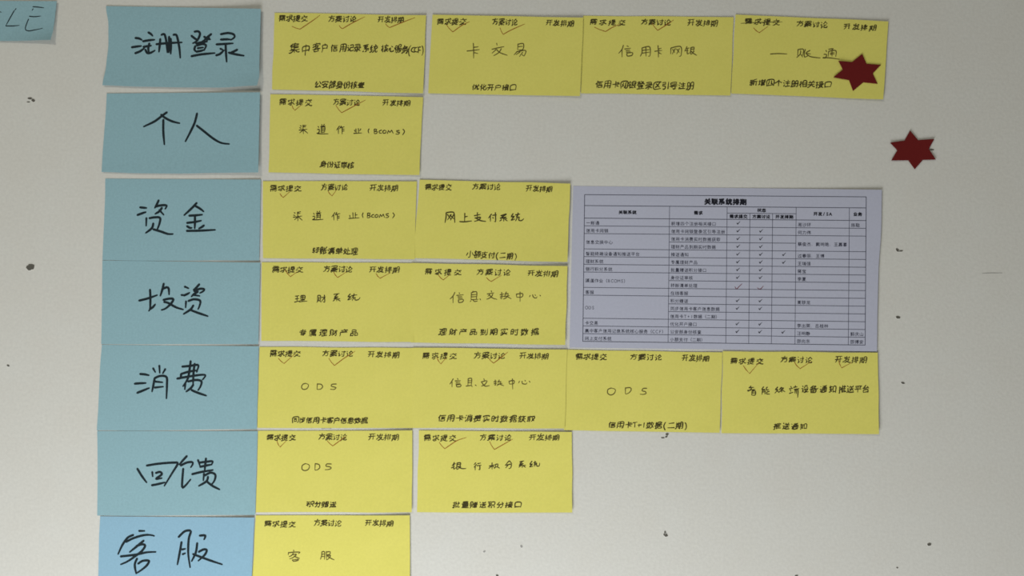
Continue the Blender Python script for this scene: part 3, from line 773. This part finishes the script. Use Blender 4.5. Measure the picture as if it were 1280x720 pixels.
             (700, 435, 6.545, '420,328 392,340 390,370 415,385 445,370 452,340 420,328;535,325 535,375;535,328 575,325 582,345 560,370 538,377;710,330 680,332 672,350 700,358 705,372 680,380 655,378')],
         label='yellow sticky note handwritten ODS without ticks, under the table printout'),
    dict(q=((903.4, 439), (1097.2, 440.8), (1098.8, 542.7), (901.8, 541.5)), base=0.8, right=0.9, bottom=0.5,
         head=[(912, 955, 451, 452), (975, 1016, 449, 450.5), (1043, 1084, 449, 450.5)],
         title=
           run('设备通知推送平台', [1006, 1017, 1029, 1041, 1053, 1063, 1072.5, 1082], 486.5, 9.5, 9.5), tw=1.25, ink='p',
         foot=('推送通知', 966, 532.5, 1010, 533.5, 8.5), ticks=['929,457 937,467 949,453', '993,453 1000,461 1014,452', '1048,450 1052,460 1065,453'],
         trace=[
             (895, 435, 6.545, '285,312 270,330;270,325 310,322;258,348 320,338;290,325 285,340 262,355;298,345 320,350;295,355 292,385;295,355 322,352 320,385 293,385;296,368 320,367;390,318 375,340 402,338;380,348 376,380;380,348 400,345 400,378;382,360 398,358;420,320 412,328 415,345 432,340;435,355 415,362 412,375 440,378;505,320 485,342 505,340 482,370;500,350 515,362;535,322 515,345;525,330 552,328 530,350 510,365;530,340 565,358;535,355 540,362;612,315 618,325;600,335 630,330;608,345 612,355;600,372 632,362;650,310 648,325;635,322 665,318;640,340 680,332;648,342 645,370;648,342 670,340 668,405;658,345 657,375')],
         label='yellow sticky note handwritten 智能终端设备通知推送平台 at the lower right corner of the printout'),
    dict(q=((322.6, 538.4), (515.4, 538), (514.6, 640.3), (319.8, 640.4)), base=0.4, right=1.0, bottom=0.5,
         head=[(333, 370, 546.5, 547.5), (398, 434, 545.5, 547), (460, 499, 546, 547)],
         tw=1.15, ink='t',
         foot=('积分赠送', 383, 630, 421, 631, 8), ticks=['346,551 350,559 358,551', '409,551 416,557.5 426,550 432,545'],
         trace=[
             (313, 533, 6.545, '450,305 425,320 422,350 445,362 475,350 482,318 450,304;530,305 528,358;530,305 560,312 568,335 550,355 528,358;662,308 625,308 618,325 645,330 662,340 645,352 610,355')],
         label='yellow sticky note handwritten ODS, right of the blue 回馈 note'),
    dict(q=((523.6, 538), (714.8, 540), (715.3, 640.7), (521.2, 640.2)), base=0.5, right=0.9, bottom=0.5,
         head=[(529, 571, 547, 548), (599, 640, 546.5, 547.5), (661, 700, 546.5, 547.5)],
         tw=1.2, ink='p',
         foot=('批量赠送积分接口', 565, 631, 653, 631, 8.5), ticks=['549,553 556,561 571,551 583,547', '612,552 618,562 632,554 641,549'],
         trace=[
             (513, 533, 6.545, '360,295 340,325;355,310 370,305;335,340 360,330;355,312 355,350 372,338;385,300 410,298 405,325 385,328;385,312 408,310;382,300 380,352 400,340;390,330 420,345 455,345;412,330 400,338;535,298 520,315;540,312 520,335;530,328 530,358;550,305 575,300;545,322 580,318;568,322 568,355 558,352;645,325 690,315;668,298 668,350;665,325 640,345;672,322 685,335'),
             (613, 533, 6.545, '42,312 40,330;42,312 60,308 57,330 41,332;40,335 30,345;58,332 75,342;150,285 120,320;155,282 176,305;130,318 170,310 165,340 150,345;148,312 125,340;240,290 275,282;262,288 240,308 270,305 235,320 290,318;262,320 260,338;245,325 232,335;272,325 288,335;340,285 322,312 345,308 320,332 350,325;355,298 375,292;365,285 365,302 355,318;370,305 362,328;378,300 380,325 400,322 402,300')],
         label='yellow sticky note handwritten 银行积分系统, below the row of four yellow notes'),
    dict(q=((319.8, 644.2), (512.2, 644.2), (512.2, 743), (314.3, 743)), base=0.4, right=0.9, bottom=0.5,
         head=[(330, 370, 654, 656), (392, 427, 653, 654.5), (456, 492, 653, 655)],
         tw=1.15, ink='t', foot=None, ticks=[],
         trace=[
             (310, 637, 8.673, '495,440 497,455;440,465 435,492;440,468 500,462 565,462 545,478;490,475 470,500 445,510;480,490 525,485 490,520 450,535;500,505 530,520 560,530;480,545 490,560 540,552 550,540 485,545;800,460 798,500 785,540;800,460 830,458 828,540;805,485 825,482;805,510 825,508;850,455 850,540;850,460 890,458 885,485 855,488;855,500 895,498 870,535 850,545;862,505 900,530 935,545')],
         label='yellow sticky note handwritten 客服 at the bottom, cut by the photo edge'),
]
YP = {}
for i, n in enumerate(YELLOWS):
    rn = random.Random(40 + i)
    wob = lambda a: [0] + [rn.uniform(-a, a) for _ in range(3)] + [0]
    p = Paper(*n['q'], base=n['base'], right=n['right'], bottom=n['bottom'], corner=0.5, L=wob(0.5), R=wob(0.5), Tp=wob(0.4), B=wob(0.4),
              wave=0.25, seed=i * 2.1 + 0.4)
    o = p.make('sticky_note', M_YEL)
    tag(o, n['label'], 'sticky note', 'yellow task notes')
    YP[i] = p
    for text, (x0, x1, y0, y1) in zip(('需求提交', '方案讨论', '开发排期'), n['head']):
        ink = Ink(p)
        write(ink, text, x0, y0, x1, y1, 8.0, 1.28)
        if n.get('strike') and text[0] == '需':
            ink.stroke(smooth_line([tuple(map(float, q.split(','))) for q in n['strike'].split()]), 0.9, (0.6, 0.5))
        ink.make('written_heading', M_PEN, 'small black pen heading')
    ink = Ink(p)
    for (ox, oy, s, t) in n.get('trace', ()):
        strokes(ink, t, ox, oy, s, 1.18 * n['tw'], (1, 0.6))
    for (c, x, y, w, h) in n.get('title', ()):
        for P in char_strokes(c, x, y, w, h):
            ink.stroke(P, 1.15 * n['tw'] * RND.uniform(0.85, 1.1), (1, 0.6))
    ink.make('written_title', M_PEN if n['ink'] == 'p' else M_THIN, 'handwritten title')
    if n['foot']:
        t, x0, y0, x1, y1, h = n['foot']
        ink = Ink(p)
        write(ink, t, x0, y0, x1, y1, h * 0.96, 1.42)
        ink.make('written_footnote', M_PEN, 'small black pen footnote')
    for t in n['ticks']:
        ink = Ink(p, 0.00009)
        P = [tuple(map(float, q.split(','))) for q in t.split()]
        Q = [P[0], P[1]] + [P[k] for k in range(2, len(P))]
        ink.stroke([Q[0], ((Q[0][0] + Q[1][0]) / 2 - 0.4, (Q[0][1] + Q[1][1]) / 2 + 0.3)] + smooth_line(Q[1:]), 1.0, (0.7, 0.4))
        ink.make('check_mark', M_TICK, 'red-brown pen tick')

# ------------------------------------------------------------------ printed table
p = Paper((716.4, 232.4), (1102.4, 237.2), (1096.2, 439.2), (711.8, 434.4), base=0.12, right=1.4, bottom=0.1, top=0.0, wave=0.35, seed=2.2,
          R=[0, 0.6, -1.2, -0.9, 0])
o = p.make('printed_sheet', M_SHEET, nu=40, nv=24)
tag(o, 'white printed sheet with a black ruled table, right of the yellow notes', 'paper sheet')
TQ = ((730.8, 243.3), (1082.8, 246.1), (1081.4, 431.4), (728.5, 426.7))


def tp(u, v):
    (ax, ay), (bx, by), (cx, cy), (dx, dy) = TQ
    return ((1 - v) * ((1 - u) * ax + u * bx) + v * ((1 - u) * dx + u * cx),
            (1 - v) * ((1 - u) * ay + u * by) + v * ((1 - u) * dy + u * cy))


CU = [0.0, 0.3020, 0.5065, 0.5875, 0.6680, 0.7515, 0.9405, 1.0]
V0, V1, VS = 0.0747, 0.160, 0.118
RV = [V1 + (1 - V1) * k / 16 for k in range(17)]
grid = Ink(p)


def rule(u0, v0, u1, v1, w=0.62):
    grid.stroke([tp(u0 + (u1 - u0) * k / 12, v0 + (v1 - v0) * k / 12) for k in range(13)], w)


for v in (0, V0, V1, 1): rule(0, v, 1, v, 0.72)
for u in (0, 1): rule(u, 0, u, 1, 0.8)
for u in CU[1:3] + CU[5:7]: rule(u, V0, u, 1)
for u in CU[3:5]: rule(u, VS, u, 1)
rule(CU[2], VS, CU[5], VS)
C1 = [(0, 1, '一账通'), (1, 1, '信用卡网银'), (2, 2, '信息交换中心'), (4, 1, '智能终端设备通知推送平台'), (5, 1, '理财系统'), (6, 1, '银行积分系统'),
      (7, 2, '渠道作业（BCOMS）'), (9, 1, '客服'), (10, 3, 'ODS'), (13, 1, '卡交易'), (14, 1, '集中客户信用记录系统核心服务（CCF）'), (15, 1, '网上支付系统')]
C2 = ['新增四个注册相关接口', '信用卡网银登录区引导注册', '信用卡消费实时数据获取', '理财产品到期实时数据', '推送通知', '专属理财产品', '批量赠送积分接口',
      '身份证审核', '转账清单处理', '在线客服', '积分赠送', '同步信用卡客户信息数据', '信用卡T+1数据（二期）', '优化开户接口', '公安部身份核查', '小额支付（二期）']
C6 = [(0, 1, '周沙环'), (1, 1, '何力伟'), (2, 2, '蔡俊杰、戴明艳、王嘉喜'), (4, 1, '过春丽、王博'), (5, 1, '王瑞强'), (6, 1, '蒋宝'), (7, 1, '李夏'),
      (10, 1, '高铁龙'), (13, 1, '李出荣、吕桂林'), (14, 1, '汪明静'), (15, 1, '邵向东')]
C7 = [(0, 1, '陈聪'), (14, 1, '郭庆山'), (15, 1, '邵博安')]
starts = {a for a, _, _ in C1}
for k in range(1, 16):
    v = RV[k]
    if k in starts: rule(0, v, CU[1], v)
    rule(CU[1], v, CU[5], v)
    if k != 3: rule(CU[5], v, CU[7], v)
grid.make('table_grid', M_TONER, 'thin black ruled lines')


def cell(ink, text, u, v, h, cw, w, centre=False):
    wt = [0.72 if (ord(c) < 128) else (0.9 if c in '（）' else 1.0) for c in text]
    x, y = tp(u, v)
    if centre: x -= sum(wt) * cw / 2
    dx, dy = tp(u + 0.01, v)
    sl = (dy - y) / (dx - x) if not centre else 0.01
    a = 0.0
    for c, k in zip(text, wt):
        cx = x + (a + k / 2) * cw
        a += k
        for P in char_strokes(c, cx, y + (cx - x) * sl, cw * 0.9 if ord(c) >= 128 else cw * 0.66, h, hand=False):
            ink.stroke(P, w)


ink = Ink(p)
cell(ink, '关联系统排期', 0.500, V0 / 2 + 0.002, 7.6, 8.9, 1.75, True)
ink.make('printed_title', M_BOLD, 'bold black printed title')
for t, u, v in (('关联系统', CU[1] / 2 + 0.002, (V0 + V1) / 2), ('需求', (CU[1] + CU[2]) / 2, (V0 + V1) / 2), ('状态', (CU[2] + CU[5]) / 2, (V0 + VS) / 2),
                ('需求提交', (CU[2] + CU[3]) / 2, (VS + V1) / 2), ('方案讨论', (CU[3] + CU[4]) / 2, (VS + V1) / 2), ('开发排期', (CU[4] + CU[5]) / 2, (VS + V1) / 2),
                ('开发/SA', (CU[5] + CU[6]) / 2, (V0 + V1) / 2), ('业务', (CU[6] + CU[7]) / 2, (V0 + V1) / 2)):
    ink = Ink(p)
    cell(ink, t, u, v, 4.6, 5.7, 0.95, True)
    ink.make('printed_header', M_BOLD, 'bold black column header')
ink = Ink(p)
for k, n, t in C1: cell(ink, t, 0.006, (RV[k] + RV[k + n]) / 2 + 0.006, 4.9, 5.65, 0.52)
for k, t in enumerate(C2): cell(ink, t, CU[1] + 0.006, (RV[k] + RV[k + 1]) / 2 + 0.006, 4.9, 5.65, 0.52)
for k, n, t in C6: cell(ink, t, CU[5] + 0.006, (RV[k] + RV[k + n]) / 2 + 0.006, 4.9, 5.65, 0.55)
for k, n, t in C7: cell(ink, t, CU[6] + 0.006, (RV[k] + RV[k + n]) / 2 + 0.006, 4.9, 5.65, 0.55)
ink.make('printed_text', M_TONER, 'small black printed entries')
for col, rows in ((2, (0, 1, 2, 3, 4, 5, 6, 7, 10, 11, 13, 14)), (3, (1, 2, 3, 4, 5, 6, 7, 10, 11, 13, 14)), (4, (4, 5, 14))):
    for k in rows:
        x, y = tp((CU[col] + CU[col + 1]) / 2, (RV[k] + RV[k + 1]) / 2 - 0.003)
        ink = Ink(p)
        ink.stroke([(x - 1.9, y + 0.1), (x - 0.9, y + 1.7)], 1.15, (0.8, 1))
        ink.stroke([(x - 0.9, y + 1.7), (x + 0.2, y + 0.1), (x + 2.3, y - 1.9)], 0.9, (1, 0.4))
        ink.make('printed_tick', M_BOLD, 'small black printed tick')
for pts in ([(918.6, 358.2), (920.6, 361.2), (923.5, 358.6), (927.6, 354.6)], [(946.8, 359.8), (948.6, 361.3), (951.2, 360.9), (954.2, 357.4)]):
    ink = Ink(p)
    ink.stroke(smooth_line(pts), 0.95, (0.7, 0.6))
    ink.make('check_mark', M_TICK2, 'red pen tick')

# ------------------------------------------------------------------ red stars


def star(outline, base, label, seed):
    """outline: the twelve corners as seen, tip and notch in turn"""
    cx = sum(q[0] for q in outline) / 12
    cy = sum(q[1] for q in outline) / 12
    th = 0.0006
    V, F = [], []
    n = len(outline)

    def lift(x, y, k):
        r = math.hypot(x - cx, y - cy) / 30.0
        return base + 0.00025 * r * r * (1 + 0.6 * math.sin(seed + math.atan2(y - cy, x - cx) * 2)) + (th if k else 0)

    rings = []
    for k in (1, 0):
        c = len(V)
        V.append(pt(cx, cy, lift(cx, cy, k)))
        prev = None
        rr = []
        for f in (0.5, 0.96 if k else 1.0, 1.0):
            if not k and f == 0.96: continue
            ring = []
            for (x, y) in outline:
                X, Y = cx + (x - cx) * f, cy + (y - cy) * f
                ring.append(len(V))
                V.append(pt(X, Y, lift(X, Y, k) - (0.0001 if (k and f == 1.0) else 0)))
            rr.append(ring)
        for i in range(n):
            j = (i + 1) % n
            tri = (c, rr[0][i], rr[0][j])
            F.append(tri if k == 0 else tri[::-1])
            for a, b in zip(rr, rr[1:]):
                q = (a[i], b[i], b[j], a[j])
                F.append(q if k == 0 else q[::-1])
        rings.append(rr[-1])
    for i in range(n):
        j = (i + 1) % n
        F.append((rings[0][i], rings[0][j], rings[1][j], rings[1][i]))
    o = build('star', V, F, M_RED, origin=pt(cx, cy, base))
    bm_fix(o)
    tag(o, label, 'star', 'red paper stars')
    return o


def bm_fix(o):
    import bmesh
    b = bmesh.new()
    b.from_mesh(o.data)
    bmesh.ops.recalc_face_normals(b, faces=b.faces)
    b.to_mesh(o.data)
    b.free()


ST1 = [(1077.8, 67.4), (1083.2, 79.6), (1101.2, 81.0), (1091.0, 91.8), (1097.0, 104.8), (1079.0, 103.0), (1066.2, 113.8), (1061.2, 100.2), (1041.6, 96.6),
       (1053.4, 87.0), (1047.8, 76.0), (1065.0, 77.4)]
ST2 = [(1137.6, 163.0), (1147.6, 175.0), (1168.0, 173.6), (1161.2, 186.0), (1170.0, 199.4), (1153.6, 200.0), (1143.4, 211.6), (1135.2, 200.4), (1114.0, 200.6),
       (1121.6, 188.0), (1112.4, 178.2), (1130.6, 175.6)]
star(ST1, 0.0014, 'dark red six-pointed paper star on the yellow 一账通 note', 0.6)
star(ST2, 0.0004, 'dark red six-pointed paper star alone on the bare wall', 1.9)

# ------------------------------------------------------------------ scuffs on the paint
for V_, lab in (([(1228, 341.6), (1240, 341.2), (1253, 341.2)], 0.8), ([(402, 535.7), (408, 535.0), (414, 535.6)], 1.1)):
    pp = Paper((V_[0][0] - 3, V_[0][1] - 3), (V_[-1][0] + 3, V_[0][1] - 3), (V_[-1][0] + 3, V_[0][1] + 3), (V_[0][0] - 3, V_[0][1] + 3), base=0.03, wave=0)
    pp.obj, pp.origin = wall, Vector((0, 0, 0))
    ink = Ink(pp)
    ink.stroke(smooth_line(V_), lab, (0.4, 0.4))
    ink.make('scuff_mark', M_SCUFF, 'short grey scuff line')

# every ink ribbon faces the room
for o in list(COL.objects):
    if o.type == 'MESH' and o.parent is not None and o.name.split('.')[0] not in ('nail_hole',):
        for f in o.data.polygons:
            if f.normal.y > 0: f.flip()
        o.data.update()
